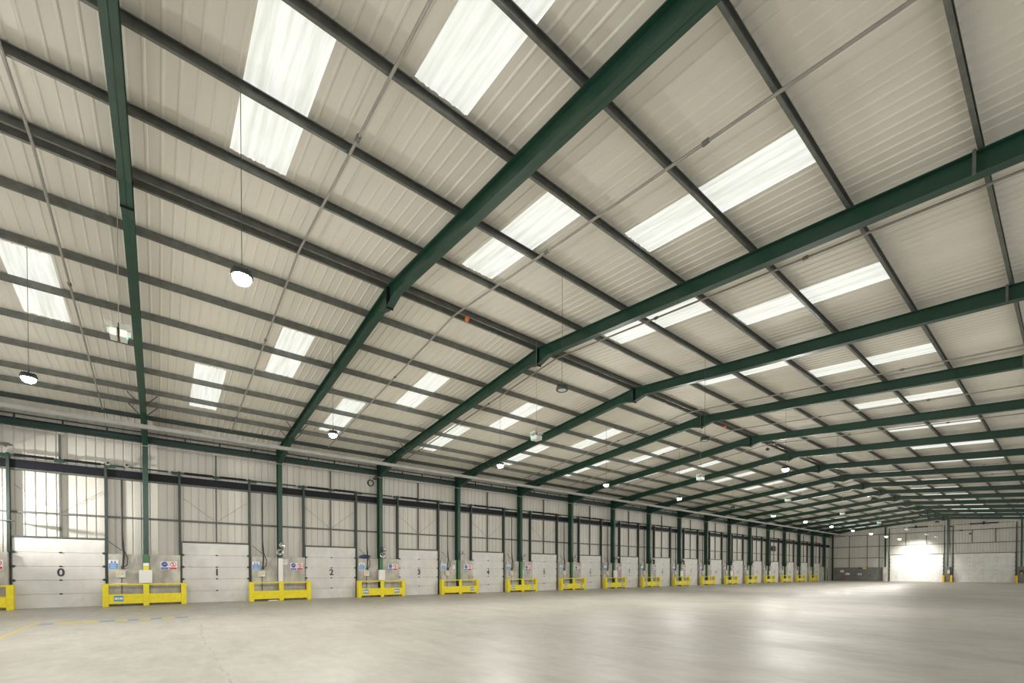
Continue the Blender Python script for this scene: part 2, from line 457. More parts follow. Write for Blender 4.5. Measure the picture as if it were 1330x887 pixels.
# ------------------------------------------------------------------ purlins
def purlin_mesh(x, flip):
    w, h, t = 0.065, 0.195, 0.006; s = -1 if flip else 1
    z = zt(x) + 0.008
    prof = [(0,0),(w,0),(w,0.02),(w-t,0.02),(w-t,t),(t,t),(t,h-t),(w-t,h-t),(w-t,h-0.02),(w,h-0.02),(w,h),(0,h)]
    pts = [(x + s*(a-w/2), z + b - s*(a-w/2)*(SL if x < XR else -SL)*-1) for a, b in prof]
    return MB().prism(pts, YN, YG-0.01, 'Y')
names = {}
lefts = sorted([x for x in PURL_X if x < XR], reverse=True); rights = sorted([x for x in PURL_X if x > XR])
for i, x in enumerate(lefts):
    o = obj('purlin', purlin_mesh(x, True), 'dark_steel' if i == 7 else 'galvanised')
    tag(o, 'long grey steel purlin, %s below the ridge pair on the dock-side slope' % ORD[i], 'purlin', 'roof purlins')
for i, x in enumerate(rights):
    o = obj('purlin', purlin_mesh(x, False), 'galvanised')
    tag(o, 'long grey steel purlin, %s below the ridge pair on the far-side slope' % ORD[i], 'purlin', 'roof purlins')
for x, s in ((XR-0.15, 'dock-side'), (XR+0.15, 'far-side')):
    o = obj('purlin', purlin_mesh(x, x < XR), 'galvanised')
    tag(o, 'long grey steel purlin of the ridge pair, on its %s' % s, 'purlin', 'roof purlins')

# ------------------------------------------------------------------ eaves beam, cable, duct, cross pipes
mb = MB()
for k in range(-1, 17):
    y0 = fy(k)+0.11; y1 = min(fy(k)+BAY-0.11, YG-0.15)
    mb2 = MB(); mb2.box(-28.78, -28.62, y0, y1, 8.28, 8.30); mb2.box(-28.78, -28.62, y0, y1, 8.02, 8.04); mb2.box(-28.706, -28.694, y0, y1, 8.04, 8.28)
    for q in (1.5, 3.0, 4.5):
        if y0+q < y1: mb2.box(-28.72, -28.68, y0+q-0.03, y0+q+0.03, 8.301, 8.52)
    mb2.box(-28.73, -28.67, y0, y1, 8.52, 8.56)
    if k == -1: where = 'left of the nearest portal frame'
    elif k == 16: where = 'in the last short bay by the end wall'
    else: where = 'above loading door number %d' % (k+1)
    tag(obj('eaves_tie_rail', mb2, 'eaves_green_shaded'), 'green steel eaves tie with stub posts %s' % where, 'steel beam', 'eaves ties')
tag(obj('hanging_cable', MB().tube([(XC+0.030, YN, 7.835), (XC+0.030, YG-0.75, 7.835)], 0.022, None, 6), 'pipe_white'), 'thin pale cable running along the column heads', 'cable')
dk = thing('hanging_duct', 'long pale grey duct hung below the rafters near the dock wall', 'duct', (-26.0, 0, 8.15))
obj('duct_pipe', MB().prism([(-0.12,-0.09),(0.12,-0.09),(0.12,0.09),(-0.12,0.09)], YN, YG-0.2, 'Y'), 'duct_grey', dk, bevel=0.03)
hm = MB().tube([(0.0, 0, 0.092), (0.0, 0, 0.83)], 0.008, None, 5).mesh('hanger_rod', 'rail_steel')
for i in range(18): obj('hanger_rod', hm, None, dk, (0, fy(i)-1.3, 0))
pm = MB()
pm.tube([(XC+1.6, 0, zt(XC+1.6)-0.045), (XR-0.35, 0, zt(XR-0.35)-0.045), (XR, 0, zt(XR)-0.05), (XR+0.35, 0, zt(XR+0.35)-0.045), (XE-1.4, 0, zt(XE-1.4)-0.045)], 0.029, None, 8)
PIPE = pm.mesh('conduit_pipe', 'pipe_white')
COLLAR = MB().tube([(-0.06,0,0),(0.06,0,0)], 0.045, None, 8).mesh('pipe_collar', 'galvanised')
PY = [-1.9, 2.98, 7.75, 12.5, 17.4] + [17.4+4.87*i for i in range(1, 17)]
for i, y in enumerate(PY):
    near = min(range(-1, 17), key=lambda k: abs(fy(k)-y))
    if abs(fy(near)-y) < 0.25: y = fy(near) + 0.25
    o = thing('conduit_pipe', 'thin pale pipe crossing under the purlins, %s from the camera end' % ORD[i], 'pipe', (0, y, 0), 'pipes crossing the roof')
    obj('pipe_run', PIPE, None, o)
    for x in (-25.0, -17.6, -8.4, -4.2):
        obj('pipe_collar', COLLAR, None, o, (x, 0, zt(x)-0.045))

# ------------------------------------------------------------------ hanging lamps
def lamp(name, label, x, y, lit, group):
    ztop = zt(x) - 0.0
    o = thing(name, label, 'lamp', (x, y, 6.58), group)
    h = MB()
    h.lathe([(0.001, 0.13), (0.05, 0.13), (0.06, 0.10), (0.10, 0.085), (0.155, 0.075), (0.165, 0.05), (0.165, 0.0), (0.150, -0.012), (0.135, -0.012), (0.12, 0.004), (0.001, 0.004)], None, 24)
    for j in range(12):
        a = 2*PI*j/12; h.add([(0.06*math.cos(a), 0.06*math.sin(a), 0.09), (0.15*math.cos(a), 0.15*math.sin(a), 0.075), (0.14*math.cos(a), 0.14*math.sin(a), 0.12), (0.06*math.cos(a), 0.06*math.sin(a), 0.125)], [(0,1,2,3)])
    obj('housing', h, 'dark_steel', o)
    l = MB().lathe([(0.134, -0.012), (0.13, -0.05), (0.105, -0.09), (0.06, -0.115), (0.001, -0.125)], None, 24)
    if not lit: l = MB().lathe([(0.115, 0.0), (0.08, -0.008), (0.001, -0.012)], None, 24)
    obj('lens', l, 'lamp_lens' if lit else 'lens_unlit', o)
    w = MB().tube([(0, 0, 0.14), (0, 0, ztop-6.58+0.03)], 0.006, None, 5)
    w.tube([(0,0,0.13),(0,0,0.22)], 0.018, None, 6)
    obj('hanging_wire', w, 'rail_steel', o)
for i in range(-1, 12):
    y = 4.94 + 7.5*i
    lit = i != 4
    lab = '%s round high bay lamp in the dock-side row, %s from the camera end' % ('lit' if lit else 'unlit', ORD[i+1])
    lamp('hanging_lamp', lab, -16.6, y, lit, 'high bay lamps')
for i in range(0, 12):
    y = 1.13 + 7.5*i
    lit = i in (0, 3)
    lab = '%s round high bay lamp in the row beyond the ridge, %s from the camera end' % ('lit' if lit else 'unlit', ORD[i])
    lamp('hanging_lamp', lab, -8.72, y, lit, 'high bay lamps')

o = thing('hanging_floodlight', 'white floodlight hanging in front of the bright wide end wall door', 'floodlight', (-16.62, 95.2, 6.6))
obj('lamp_head', MB().box(-0.20, 0.20, -0.12, -0.005, -0.14, 0.14), 'white_plastic', o, bevel=0.02)
obj('lens', MB().box(-0.17, 0.17, 0.0, 0.012, -0.11, 0.11), 'lens_unlit', o)
obj('hanging_rod', MB().tube([(0, -0.05, 0.145), (0, -0.05, zt(-16.62)-6.58)], 0.012, None, 6).tube([(-0.25, -0.06, -0.5), (-0.25, -0.06, 0.12)], 0.02, None, 6).box(-0.26, -0.201, -0.08, -0.04, 0.05, 0.10), 'pipe_white', o)
la = bpy.data.lights.new('end_flood', 'AREA'); la.shape = 'RECTANGLE'; la.size = 0.34; la.size_y = 0.22; la.energy = 430; la.color = (1.0, 0.98, 0.93); la.spread = 1.75
lo = bpy.data.objects.new('end_flood', la); C.objects.link(lo); lo.parent = o; lo.location = (0, 0.016, 0)
lo.rotation_euler = Vector((0.0, 1.0, -0.95)).to_track_quat('-Z', 'Y').to_euler()
# ------------------------------------------------------------------ exit signs hung from the ridge
def sign_parts(o, ztop):
    obj('suspension_wire', MB().tube([(0,0,0.10),(0,0,ztop)], 0.007, None, 5), 'pipe_white', o)
    obj('bracket', MB().box(-0.03, 0.03, -0.012, 0.012, -0.16, 0.13).box(-0.14, 0.14, -0.02, 0.02, -0.02, 0.0), 'dark_steel', o)
    for s in (-1, 1):
        obj('sign_box', MB().box(-0.15, 0.15, s*0.08-0.055, s*0.08+0.055, -0.19, -0.04), 'white_plastic', o)
        mb = MB()
        mb.add([(-0.14, s*0.02, 0.06), (0.14, s*0.02, 0.06), (0.14, s*0.205, 0.10), (-0.14, s*0.205, 0.10), (-0.14, s*0.205, 0.03), (0.14, s*0.205, 0.03)], [(0,1,2,3),(3,2,5,4)])
        mb.box(-0.15, -0.145, s*0.13-0.06, s*0.13+0.06, -0.05, 0.06)
        obj('sign_blade', mb, 'acrylic', o)
        obj('lit_arrow', MB().box(-0.152, -0.06, s*0.142-0.004, s*0.142+0.004, -0.10, -0.05), 'exit_green', o)
for i, y in enumerate((-0.62, 11.0, 22.6, 34.2, 45.8, 57.2, 69.0, 80.2, 86.6)):
    o = thing('hanging_exit_sign', 'white hanging exit sign with green glow under the ridge, %s from the camera end' % ORD[i], 'sign', (-12.45, y, 6.70), 'exit signs under the ridge')
    sign_parts(o, zt(-12.45)-6.70)

# orange beacons and a dark sounder under the ridge
def beacon(x, y, z, lab):
    o = thing('hanging_beacon', lab, 'beacon', (x, y, z), 'orange beacons')
    obj('beacon_body', MB().lathe([(0.001,-0.07),(0.05,-0.06),(0.075,0.0),(0.06,0.07),(0.001,0.08)], None, 14), 'orange_plastic', o)
    obj('beacon_stem', MB().tube([(0,0,0.075),(0,0,zt(x)-z-0.02)], 0.012, None, 6), 'dark_steel', o)
beacon(-12.62, 8.08, 10.02, 'small orange beacon hanging under the ridge between the second and third frames')
beacon(-12.62, 25.57, 9.96, 'small orange beacon hanging under the ridge farther down the hall')
o = thing('hanging_sounder', 'small dark bell-shaped sounder hanging on a short rod below the ridge', 'alarm', (-12.3, 30.49, 9.47))
obj('bell', MB().lathe([(0.001,-0.10),(0.10,-0.08),(0.12,-0.02),(0.05,0.06),(0.001,0.08)], None, 14), 'dark_steel', o)
obj('rod', MB().tube([(0,0,0.07),(0,0,zt(-12.3)-9.47)], 0.012, None, 6), 'rail_steel', o)

# ------------------------------------------------------------------ yellow column guards
GX = -28.25
def guard_parts(o):
    leg = MB().box(-0.34, 0.0, -0.11, 0.11, 0.0, 1.08).mesh('leg', 'yellow_paint')
    for y in (-1.485, 1.485): obj('leg', leg, None, o, (0, y, 0), bevel=0.01)
    mid = MB().box(-0.10, 0.0, -0.115, 0.115, 0.0, 1.07).mesh('middle_post', 'yellow_paint')
    obj('middle_post', mid, None, o, bevel=0.008)
    for s in (-1, 1):
        a, b = (-1.374, -0.116) if s < 0 else (0.116, 1.374)
        obj('top_rail', MB().box(-0.12, -0.005, a, b, 1.01, 1.07), 'yellow_paint', o)
        obj('kick_panel', MB().box(-0.05, -0.012, a, b, 0.12, 0.58), 'yellow_paint', o)
def sticker(o, y):
    mb = MB().box(-0.0115, -0.009, y-0.17, y+0.17, 0.24, 0.50, 'sign_sky')
    for dy, r, c in ((-0.09, 0.055, 'sign_white'), (0.09, 0.055, 'sign_white'), (0.0, 0.05, 'sign_white'), (0.0, 0.028, 'yellow_paint')):
        x = -0.0085 if c == 'sign_white' else -0.0080
        mb.add([(x, y+dy+r*1.1*math.cos(2*PI*j/14), 0.37+r*math.sin(2*PI*j/14)) for j in range(14)], [tuple(range(14))], c)
    obj('sticker', mb, None, o, label='pale blue sticker with white symbols')
for k in range(-1, 16):
    if k == -1: lab = 'yellow steel column guard cut off by the left picture edge'
    else: lab = 'yellow steel column guard between loading doors number %d and %d' % (k, k+1)
    o = thing('column_guard', lab, 'guard rail', (GX, fy(k), 0), 'yellow column guards')
    guard_parts(o)
    if k == 0: sticker(o, -1.02)
    elif k == 2: sticker(o, -1.1); sticker(o, 1.0)
    elif k == 3: sticker(o, 1.0)
    elif k >= 4: sticker(o, -1.05); sticker(o, 1.0)

# ------------------------------------------------------------------ wall equipment beside every column
PX = -28.675
def between(k): return 'left of the yellow guard' if k < 0 else 'between doors %d and %d' % (k, k+1)
for k in range(0, 16):
    y = fy(k)
    o = thing('wall_mounted_control_box', 'beige door control box with black cables on the pier %s' % between(k), 'control box', (PX, y-0.94, 1.36), 'door control boxes')
    bx = MB().box(0, 0.13, -0.17, 0.17, 0, 0.34)
    obj('box_body', bx, 'beige_box', o, bevel=0.01)
    if k < 10:
        bt = MB()
        for a, c in ((-0.10, 'sign_red'), (-0.03, 'sign_white'), (0.04, 'bright_green'), (0.11, 'sign_white')):
            bt.tube([(0.13, a, 0.17), (0.15, a, 0.17)], 0.018, c, 8)
        bt.box(0.131, 0.134, -0.14, -0.05, 0.24, 0.30, 'yellow_paint'); bt.box(0.131, 0.134, 0.0, 0.13, 0.06, 0.11, 'sign_white')
        obj('buttons', bt, None, o)
        obj('isolator', MB().box(0, 0.09, 0.0, 0.13, 0.42, 0.58).tube([(0.05, 0.13, 0.5), (0.05, 0.24, 0.5)], 0.04, 'silver', 8), 'dark_steel', o)
    cb = MB().tube([(0.03, 0.05, 4.75), (0.03, 0.05, 2.2), (0.03, 0.06, 1.5), (0.04, 0.10, 1.2), (0.04, 0.07, 0.58)], 0.035, None, 6)
    cb.tube([(0.03, 0.07, 2.0), (0.05, 0.12, 1.3), (0.06, 0.25, 0.95), (0.05, 0.22, 0.62), (0.05, 0.1, 0.5)], 0.018, None, 6)
    cb.tube([(0.02, -0.45, 1.75), (0.02, -0.05, 1.38), (0.03, 0.05, 1.32)], 0.016, None, 5)
    cb.tube([(0.02, 0.02, -0.01), (0.02, 0.02, -1.34)], 0.014, None, 5)
    obj('cable', cb, 'black_rubber', o)
    if k <= 12:
        s = MB().box(0, 0.012, -0.18, 0.18, 0, 0.45, 'sign_white').box(0.012, 0.015, -0.165, 0.165, 0.015, 0.29, 'sign_sky')
        if k < 6:
            for q in range(4): s.box(0.015, 0.0165, -0.12, 0.12-0.04*(q % 2), 0.05+0.055*q, 0.065+0.055*q, 'sign_white')
            for a in (-0.06, 0.06):
                s.box(0.012, 0.015, a-0.035, a+0.035, 0.31, 0.365, 'sign_blue'); s.box(0.012, 0.015, a-0.018, a+0.018, 0.37, 0.41, 'sign_blue')
        o = obj('safety_sign', s, None, None, (PX, y-1.22, 1.76))
        tag(o, 'blue and white notice board beside the control box %s' % between(k), 'sign', 'blue safety signs')
        s = MB().box(0, 0.012, -0.165, 0.165, 0, 0.42, 'sign_white').box(0.012, 0.015, -0.145, 0.145, 0.015, 0.12, 'sign_blue')
        s.add([(0.0135, 0.13*math.cos(2*PI*j/20), 0.275+0.13*math.sin(2*PI*j/20)) for j in range(20)], [tuple(range(20))], 'sign_blue')
        if k < 8:
            s.box(0.0136, 0.0150, -0.09, 0.02, 0.262, 0.276, 'sign_white').box(0.0136, 0.0150, -0.02, 0.10, 0.295, 0.31, 'sign_white')
            s.box(0.015, 0.0165, -0.11, 0.11, 0.06, 0.075, 'sign_white')
        o = obj('mandatory_sign', s, None, None, (PX, y+0.72, 1.75))
        tag(o, 'white sign with a blue disc on the pier %s' % between(k), 'sign', 'blue disc signs')
        s = MB().box(0, 0.012, -0.165, 0.165, 0, 0.42, 'sign_white').box(0.012, 0.015, -0.145, 0.145, 0.015, 0.12, 'sign_red')
        n = 20; ring = [(0.0135, r*math.cos(2*PI*j/n), 0.275+r*math.sin(2*PI*j/n)) for r in (0.13, 0.10) for j in range(n)]
        s.add(ring, [(j, (j+1) % n, n+(j+1) % n, n+j) for j in range(n)], 'sign_red')
        s.add([(0.0138, -0.095, 0.355), (0.0138, -0.075, 0.375), (0.0138, 0.095, 0.195), (0.0138, 0.075, 0.175)], [(0,1,2,3)], 'sign_red')
        s.box(0.0128, 0.0134, -0.02, 0.02, 0.20, 0.32, 'number_ink').box(0.0128, 0.0134, -0.017, 0.017, 0.325, 0.355, 'number_ink')
        o = obj('prohibition_sign', s, None, None, (PX, y+1.065, 1.75))
        tag(o, 'white sign with a red prohibition ring on the pier %s' % between(k), 'sign', 'red ring signs')
# sign at the left picture edge
s = MB().box(0, 0.012, -0.165, 0.165, 0, 0.42, 'sign_white').box(0.012, 0.015, -0.145, 0.145, 0.015, 0.12, 'sign_red')
n = 20; ring = [(0.0135, r*math.cos(2*PI*j/n), 0.275+r*math.sin(2*PI*j/n)) for r in (0.13, 0.10) for j in range(n)]
s.add(ring, [(j, (j+1) % n, n+(j+1) % n, n+j) for j in range(n)], 'sign_red')
o = obj('prohibition_sign', s, None, None, (PX, fy(-1)+1.065, 1.75))
tag(o, 'white sign with a red prohibition ring at the left picture edge', 'sign', 'red ring signs')

# white cabinets standing on the guards in front of the columns
for k in (0, 2, 6, 8, 10, 12):
    z0, h, w = (1.095, 0.64, 0.51) if k == 0 else (1.095, 0.68, 0.42)
    o = thing('wall_mounted_cabinet', 'white cabinet fixed to the column above the guard %s' % between(k), 'cabinet', (XC+0.006, fy(k)-(0.02 if k == 0 else 0), z0), 'white column cabinets')
    obj('cabinet_body', MB().rbox(0, 0.14, -w/2, w/2, 0, h, 0.05 if k == 0 else 0.02), 'white_plastic', o)
    obj('cabinet_door', MB().rbox(0.143, 0.155, -w/2+0.012, w/2-0.012, 0.012, h-0.012, 0.045 if k == 0 else 0.015), 'white_plastic', o)

# dock lamps on the columns: arm and two reflector heads
def head(mb, p, d, r, m):
    z = Vector(d).normalized(); q = z.to_track_quat('Z', 'Y').to_matrix().to_4x4(); q.translation = Vector(p)
    mb.lathe([(0.02, -r*1.05), (r*0.45, -r*0.95), (r*0.8, -r*0.55), (r, 0.0), (r*0.93, 0.0), (r*0.72, -r*0.5), (0.001, -r*0.85)], m, 18, q)
for k in range(1, 14):
    y = fy(k)
    o = thing('wall_mounted_dock_lamp', 'silver two-headed swing lamp on the column %s' % between(k), 'lamp', (XC, y, 2.75), 'swing lamps on the columns')
    v = k % 3
    if k == 1: h1, h2 = ((0.16, 0.07, 0.42), (1, 0.55, -0.05)), ((0.14, -0.06, 0.02), (1, -0.3, 0.0))
    elif k == 2: h1, h2 = ((0.20, 0.22, 0.42), (0.5, 0.75, 0.75)), ((0.16, 0.04, 0.0), (0.8, -0.3, -0.35))
    elif v == 0: h1, h2 = ((0.18, 0.30, 0.34), (0.1, 0.6, 0.8)), None
    else: h1, h2 = ((0.18, 0.32, 0.30), (0.3, 0.9, 0.5)), ((0.15, 0.16, -0.12), (0.9, 0.3, -0.4))
    arm = MB().box(0.004, 0.03, -0.05, 0.05, -0.15, 0.25).tube([(0.03, 0, 0.05), (h1[0][0]-0.06, h1[0][1]*0.7, h1[0][2]-0.08)], 0.018, None, 6)
    if h2: arm.tube([(0.03, 0, 0.05), (h2[0][0]-0.05, h2[0][1], h2[0][2])], 0.018, None, 6)
    obj('arm', arm, 'dark_steel', o)
    for hh in (h1, h2):
        if hh:
            mb = MB(); head(mb, hh[0], hh[1], 0.18 if k < 3 else 0.15, None); obj('reflector_head', mb, 'silver', o)

# a few single things along the wall
tag(obj('wall_mounted_notice', MB().box(0, 0.01, -0.11, 0.11, 0, 0.30, 'sign_white').box(0.01, 0.012, -0.08, 0.08, 0.2, 0.22, 'faint_ink').box(0.01, 0.012, -0.08, 0.06, 0.14, 0.155, 'faint_ink'), None, None, (PX, fy(1)+0.28, 2.06)),
    'small white paper notice right of the white wrapped column', 'notice')
tag(obj('wall_mounted_notice', MB().box(0, 0.01, -0.11, 0.11, 0, 0.30, 'sign_white').box(0.01, 0.012, -0.08, 0.08, 0.2, 0.22, 'faint_ink'), None, None, (PX, fy(3)-0.35, 1.85)),
    'small white paper notice right of the control box between doors 3 and 4', 'notice')
bag = MB(); n = 14; vs = []; fs = []
for i in range(9):
    th = PI*i/8
    for j in range(n):
        a = 2*PI*j/n; r = 1 + 0.18*math.sin(3*a+i*1.3) + 0.1*math.cos(5*a+2*i)
        vs.append((0.12*r*math.sin(th)*math.cos(a), 0.33*r*math.sin(th)*math.sin(a), 0.13 + 0.128*math.cos(th)))
for i in range(8):
    for j in range(n): fs.append((i*n+j, i*n+(j+1) % n, (i+1)*n+(j+1) % n, (i+1)*n+j))
bag.add(vs, fs, None, True)
tag(obj('plastic_bag', bag, 'blue_bag', None, (-28.85, fy(2)-0.95, 2.502)), 'crumpled dark blue plastic bag on top of the concrete pier', 'bag')
tag(obj('wooden_offcut', MB().box(-0.05, 0.05, -0.28, 0.28, 0, 0.035), 'white_plastic', None, (GX-0.065, fy(0)-0.98, 1.072)), 'short white board lying on the guard left of the white cabinet', 'board')
tag(obj('paper_scrap', MB().box(-0.08, 0.08, -0.25, 0.25, 0, 0.05), 'white_plastic', None, (GX-0.12, fy(1)-0.42, 0.001)), 'white packing piece on the floor beside the white wrapped column', 'packing')
co = MB(); R = 0.19
co.tube([(0, R*math.cos(2*PI*j/24), R*math.sin(2*PI*j/24)) for j in range(25)], 0.035, None, 8)
co.tube([(0.04, 0.02+R*0.9*math.cos(2*PI*j/24), R*1.05*math.sin(2*PI*j/24)) for j in range(25)], 0.025, None, 8)
co.box(-0.05, 0.05, 0.18, 0.42, 0.25, 0.36).box(-0.05, 0.05, 0.30, 0.44, 0.40, 0.50)
tag(obj('hanging_cable_coil', co, 'black_rubber', None, (XC+0.1, fy(2)-0.74, 7.38)), 'coil of black cable hung from the pale cable line near a column head', 'cable')
for (y, lab) in ((-1.86, 'round white camera on the green rail right of door 0'), (-1.18, 'round white camera on the green rail just left of the first column')):
    o = thing('wall_mounted_camera', lab, 'camera', (-28.72, y, 6.82), 'round wall cameras')
    obj('camera_body', MB().tube([(0,0,0),(0.10,0,0)], 0.11, None, 16), 'pipe_white', o)
    obj('camera_lens', MB().tube([(0.101,0,0),(0.13,0,0)], 0.05, None, 12), 'black_rubber', o)
o = thing('wall_mounted_screen', 'black rectangular screen high on the wall far down the row', 'screen', (-28.55, fy(12)+1.45, 4.75))
obj('screen_panel', MB().box(0, 0.12, -0.65, 0.65, 0, 0.78), 'black_rubber', o); obj('screen_bracket', MB().box(-0.40, -0.005, -0.05, 0.05, 0.3, 0.45), 'dark_steel', o)
# floodlights at the left picture edge
for z, yy, lab in ((7.12, -5.15, 'flat grey floodlight high at the left picture edge'), (3.86, -5.12, 'flat grey floodlight level with the middle rail at the left picture edge')):
    o = thing('wall_mounted_floodlight', lab, 'floodlight', (-28.2, yy, z), 'floodlights at the left edge')
    obj('lamp_head', MB().prism([(-0.35, 0.02), (0.25, -0.03), (0.25, -0.07), (-0.35, -0.05)], -0.25, 0.25, 'Y'), 'galvanised', o, bevel=0.01)
    obj('bracket', MB().box(-0.66, -0.351, -0.03, 0.03, -0.05, 0.0), 'dark_steel', o)

o = thing('wall_mounted_floodlight', 'floodlight beyond the left picture edge that lights the wall above door 0', 'floodlight', (-26.6, -8.7, 4.3), 'floodlights at the left edge')
obj('lamp_head', MB().box(-0.2, 0.2, -0.14, -0.02, -0.12, 0.12), 'galvanised', o); obj('bracket', MB().box(-2.4, -0.201, -0.10, -0.06, -0.03, 0.03), 'dark_steel', o)
la = bpy.data.lights.new('flood_lamp', 'AREA'); la.shape = 'RECTANGLE'; la.size = 0.36; la.size_y = 0.2; la.energy = 230; la.color = (1.0, 0.97, 0.92); la.spread = 1.15
lo = bpy.data.objects.new('flood_lamp', la); C.objects.link(lo); lo.parent = o; lo.location = (0, -0.01, 0)
lo.rotation_euler = Vector((-0.46, 1.0, 0.08)).to_track_quat('-Z', 'Y').to_euler()
# ------------------------------------------------------------------ end wall
we = MB(); sheet_wall(we, XW-0.1, XE+0.7, 0.0, 0, YG, axis='X', zt_fn=lambda q: zs(q)+0.02)
wall_end = tag(obj('wall_end', we, 'wall_liner'), 'cream ribbed metal end wall with two wide doors', 'wall', kind='structure')
bw = MB().box(-28.1, -20.85, YG-0.22, YG-0.01, 0, 2.42)
obj('block_wall', bw, 'block_grey', wall_end, label='dark grey blockwork along the foot of the wall')
for x0, x1, mt in ((-20.86, -20.32, 'pier_concrete'), (-13.05, -12.50, 'block_grey'), (-5.35, -4.7, 'block_grey')):
    obj('concrete_pier', MB().box(x0, x1, YG-0.80, YG-0.01, 0, 2.42), mt, wall_end, bevel=0.01)
for z in (8.16, 6.12): obj('sheeting_rail', MB().box(XW+0.3, XE, YG-0.11, YG-0.004, z-0.05, z+0.05), 'rail_steel', wall_end)
obj('sheeting_rail', MB().box(XW+0.3, -20.7, YG-0.11, YG-0.004, 4.05, 4.14), 'rail_steel', wall_end)
obj('sheeting_rail', MB().box(-20.0, XE, YG-0.11, YG-0.004, 4.50, 4.58), 'rail_steel', wall_end)
for x, za, zb_ in ((-25.84, 2.43, 8.1), (-23.23, 2.43, 8.1), (-21.54, 2.43, 8.1), (-18.0, 6.18, 8.1), (-15.4, 6.18, 8.1), (-10.13, 6.18, 8.1), (-7.66, 6.18, 8.1)):
    obj('sheeting_post', MB().box(x-0.04, x+0.04, YG-0.10, YG-0.003, za, zb_), 'rail_steel', wall_end)
for x, lab in ((-28.35, 'green corner column where the end wall meets the dock wall'), (-20.6, 'green end wall column left of the wide bright door'),
          (-12.8, 'green end wall column between the two wide doors'), (-5.02, 'green end wall column right of the wide plain door')):
    mb = MB(); y1 = YG-0.40 if x > -28 else YG-0.2; z1 = zt(x) - 0.03
    z0 = 2.43 if x > -28 else 0.0
    mb.box(x-0.1, x+0.1, y1-0.02, y1, z0, z1); mb.box(x-0.1, x+0.1, y1-0.30, y1-0.28, z0, z1); mb.box(x-0.006, x+0.006, y1-0.28, y1-0.02, z0, z1)
    o = obj('end_wall_column', mb, 'green_paint'); tag(o, lab, 'column', 'end wall columns', 'thing')
for j, (xa, xb, h) in enumerate(((-20.03, -13.38, 4.46), (-12.15, -5.66, 4.46))):
    lab = ('wide white sectional door under the brightest patch of the end wall', 'wide white sectional door at the right end of the end wall')[j]
    d = thing('door_%d' % (18+j), lab, 'door', ((xa+xb)/2, YG-0.1, 0), 'wide end wall doors', 'structure')
    w = (xb-xa)/2; mb = MB(); n = 7; sh = h/n
    for i in range(n): mb.box(-w, w, -0.05, 0, i*sh+0.006, (i+1)*sh-0.006)
    p = obj('door_panel', mb, 'end_door_white', d)
    hm = MB()
    for i in range(1, n):
        for x in (-w*0.45, 0.0, w*0.45): obj('hinge', MB().box(x-0.04, x+0.04, -0.075, -0.051, i*sh-0.04, i*sh+0.04), 'galvanised', p)
    for s in (-1, 1):
        tr = MB().box(s*(w+0.12)-0.05, s*(w+0.12)+0.05, -0.10, -0.01, 0, 9.05)
        obj('door_track', tr, 'dark_steel', d)
        tr = MB()
        for i in range(1, n+1): tr.box(s*(w+0.02)-0.06, s*(w+0.02)+0.06, -0.14, -0.06, i*sh-0.09, i*sh)
        obj('roller_bracket', tr, 'dark_steel', d)
    xm = (xa+xb)/2
    sh_ = obj('spring_shaft', MB().tube([(-w, -0.2, 9.05), (w, -0.2, 9.05)], 0.03, None, 6), 'dark_steel', d)
    obj('torsion_spring', MB().tube([(-1.5, -0.2, 9.05), (1.5, -0.2, 9.05)], 0.085, None, 8), 'navy_steel', sh_)
    obj('spring_bracket', MB().box(-0.1, 0.1, -0.15, -0.03, 8.9, 9.35), 'dark_steel', d)
for x, lab in ((-13.22, 'yellow bollard at the right foot of the bright wide door'), (-12.30, 'yellow bollard at the left foot of the right-hand wide door'), (-5.47, 'yellow bollard at the right foot of the right-hand wide door')):
    mb = MB().lathe([(0.001, 1.10), (0.10, 1.09), (0.15, 1.04), (0.15, 0.0)], None, 16)
    tag(obj('safety_bollard', mb, 'bollard_yellow', None, (x, YG-0.98, 0)), lab, 'bollard', 'yellow bollards')
o = thing('wall_mounted_control_box', 'grey control box with a yellow isolator on the pier between the wide doors', 'control box', (-12.62, YG-0.845, 1.35))
obj('box_body', MB().box(-0.14, 0.14, -0.04, 0.04, 0, 0.55), 'beige_box', o); obj('isolator', MB().box(-0.06, 0.06, -0.07, -0.041, -0.0, 0.12), 'yellow_paint', o)
o = thing('wall_mounted_control_box', 'dark control box with a yellow isolator on the pier right of the end doors', 'control box', (-4.98, YG-0.845, 1.35))
obj('box_body', MB().box(-0.2, 0.2, -0.04, 0.04, 0, 0.55), 'dark_steel', o); obj('isolator', MB().box(-0.08, 0.08, -0.07, -0.041, -0.0, 0.15), 'yellow_paint', o)
# fire point on the grey block wall
o = thing('wall_mounted_extinguisher', 'red fire extinguisher against the dark grey block wall', 'fire extinguisher', (-26.75, YG-0.32, 0.12))
obj('cylinder_body', MB().lathe([(0.001, 0.0), (0.085, 0.0), (0.09, 0.03), (0.09, 0.48), (0.05, 0.56), (0.025, 0.58), (0.025, 0.62), (0.001, 0.62)], None, 16), 'red_paint', o)
obj('hose', MB().tube([(0, -0.03, 0.60), (0.12, -0.05, 0.55), (0.13, -0.05, 0.25)], 0.018, None, 6), 'black_rubber', o)
tag(obj('wall_mounted_notice', MB().box(-0.28, 0.28, -0.012, 0, 0, 0.42, 'sign_white').box(-0.2, 0.2, -0.015, -0.012, 0.25, 0.33, 'sign_red'), None, None, (-26.9, YG-0.225, 1.55)), 'white notice above the fire extinguisher', 'notice')
tag(obj('wall_mounted_notice', MB().box(-0.35, 0.35, -0.012, 0, 0, 0.40, 'beige_box').box(-0.25, 0.25, -0.015, -0.012, 0.1, 0.28, 'sign_white'), None, None, (-26.05, YG-0.225, 1.05)), 'pale board right of the fire extinguisher', 'notice')
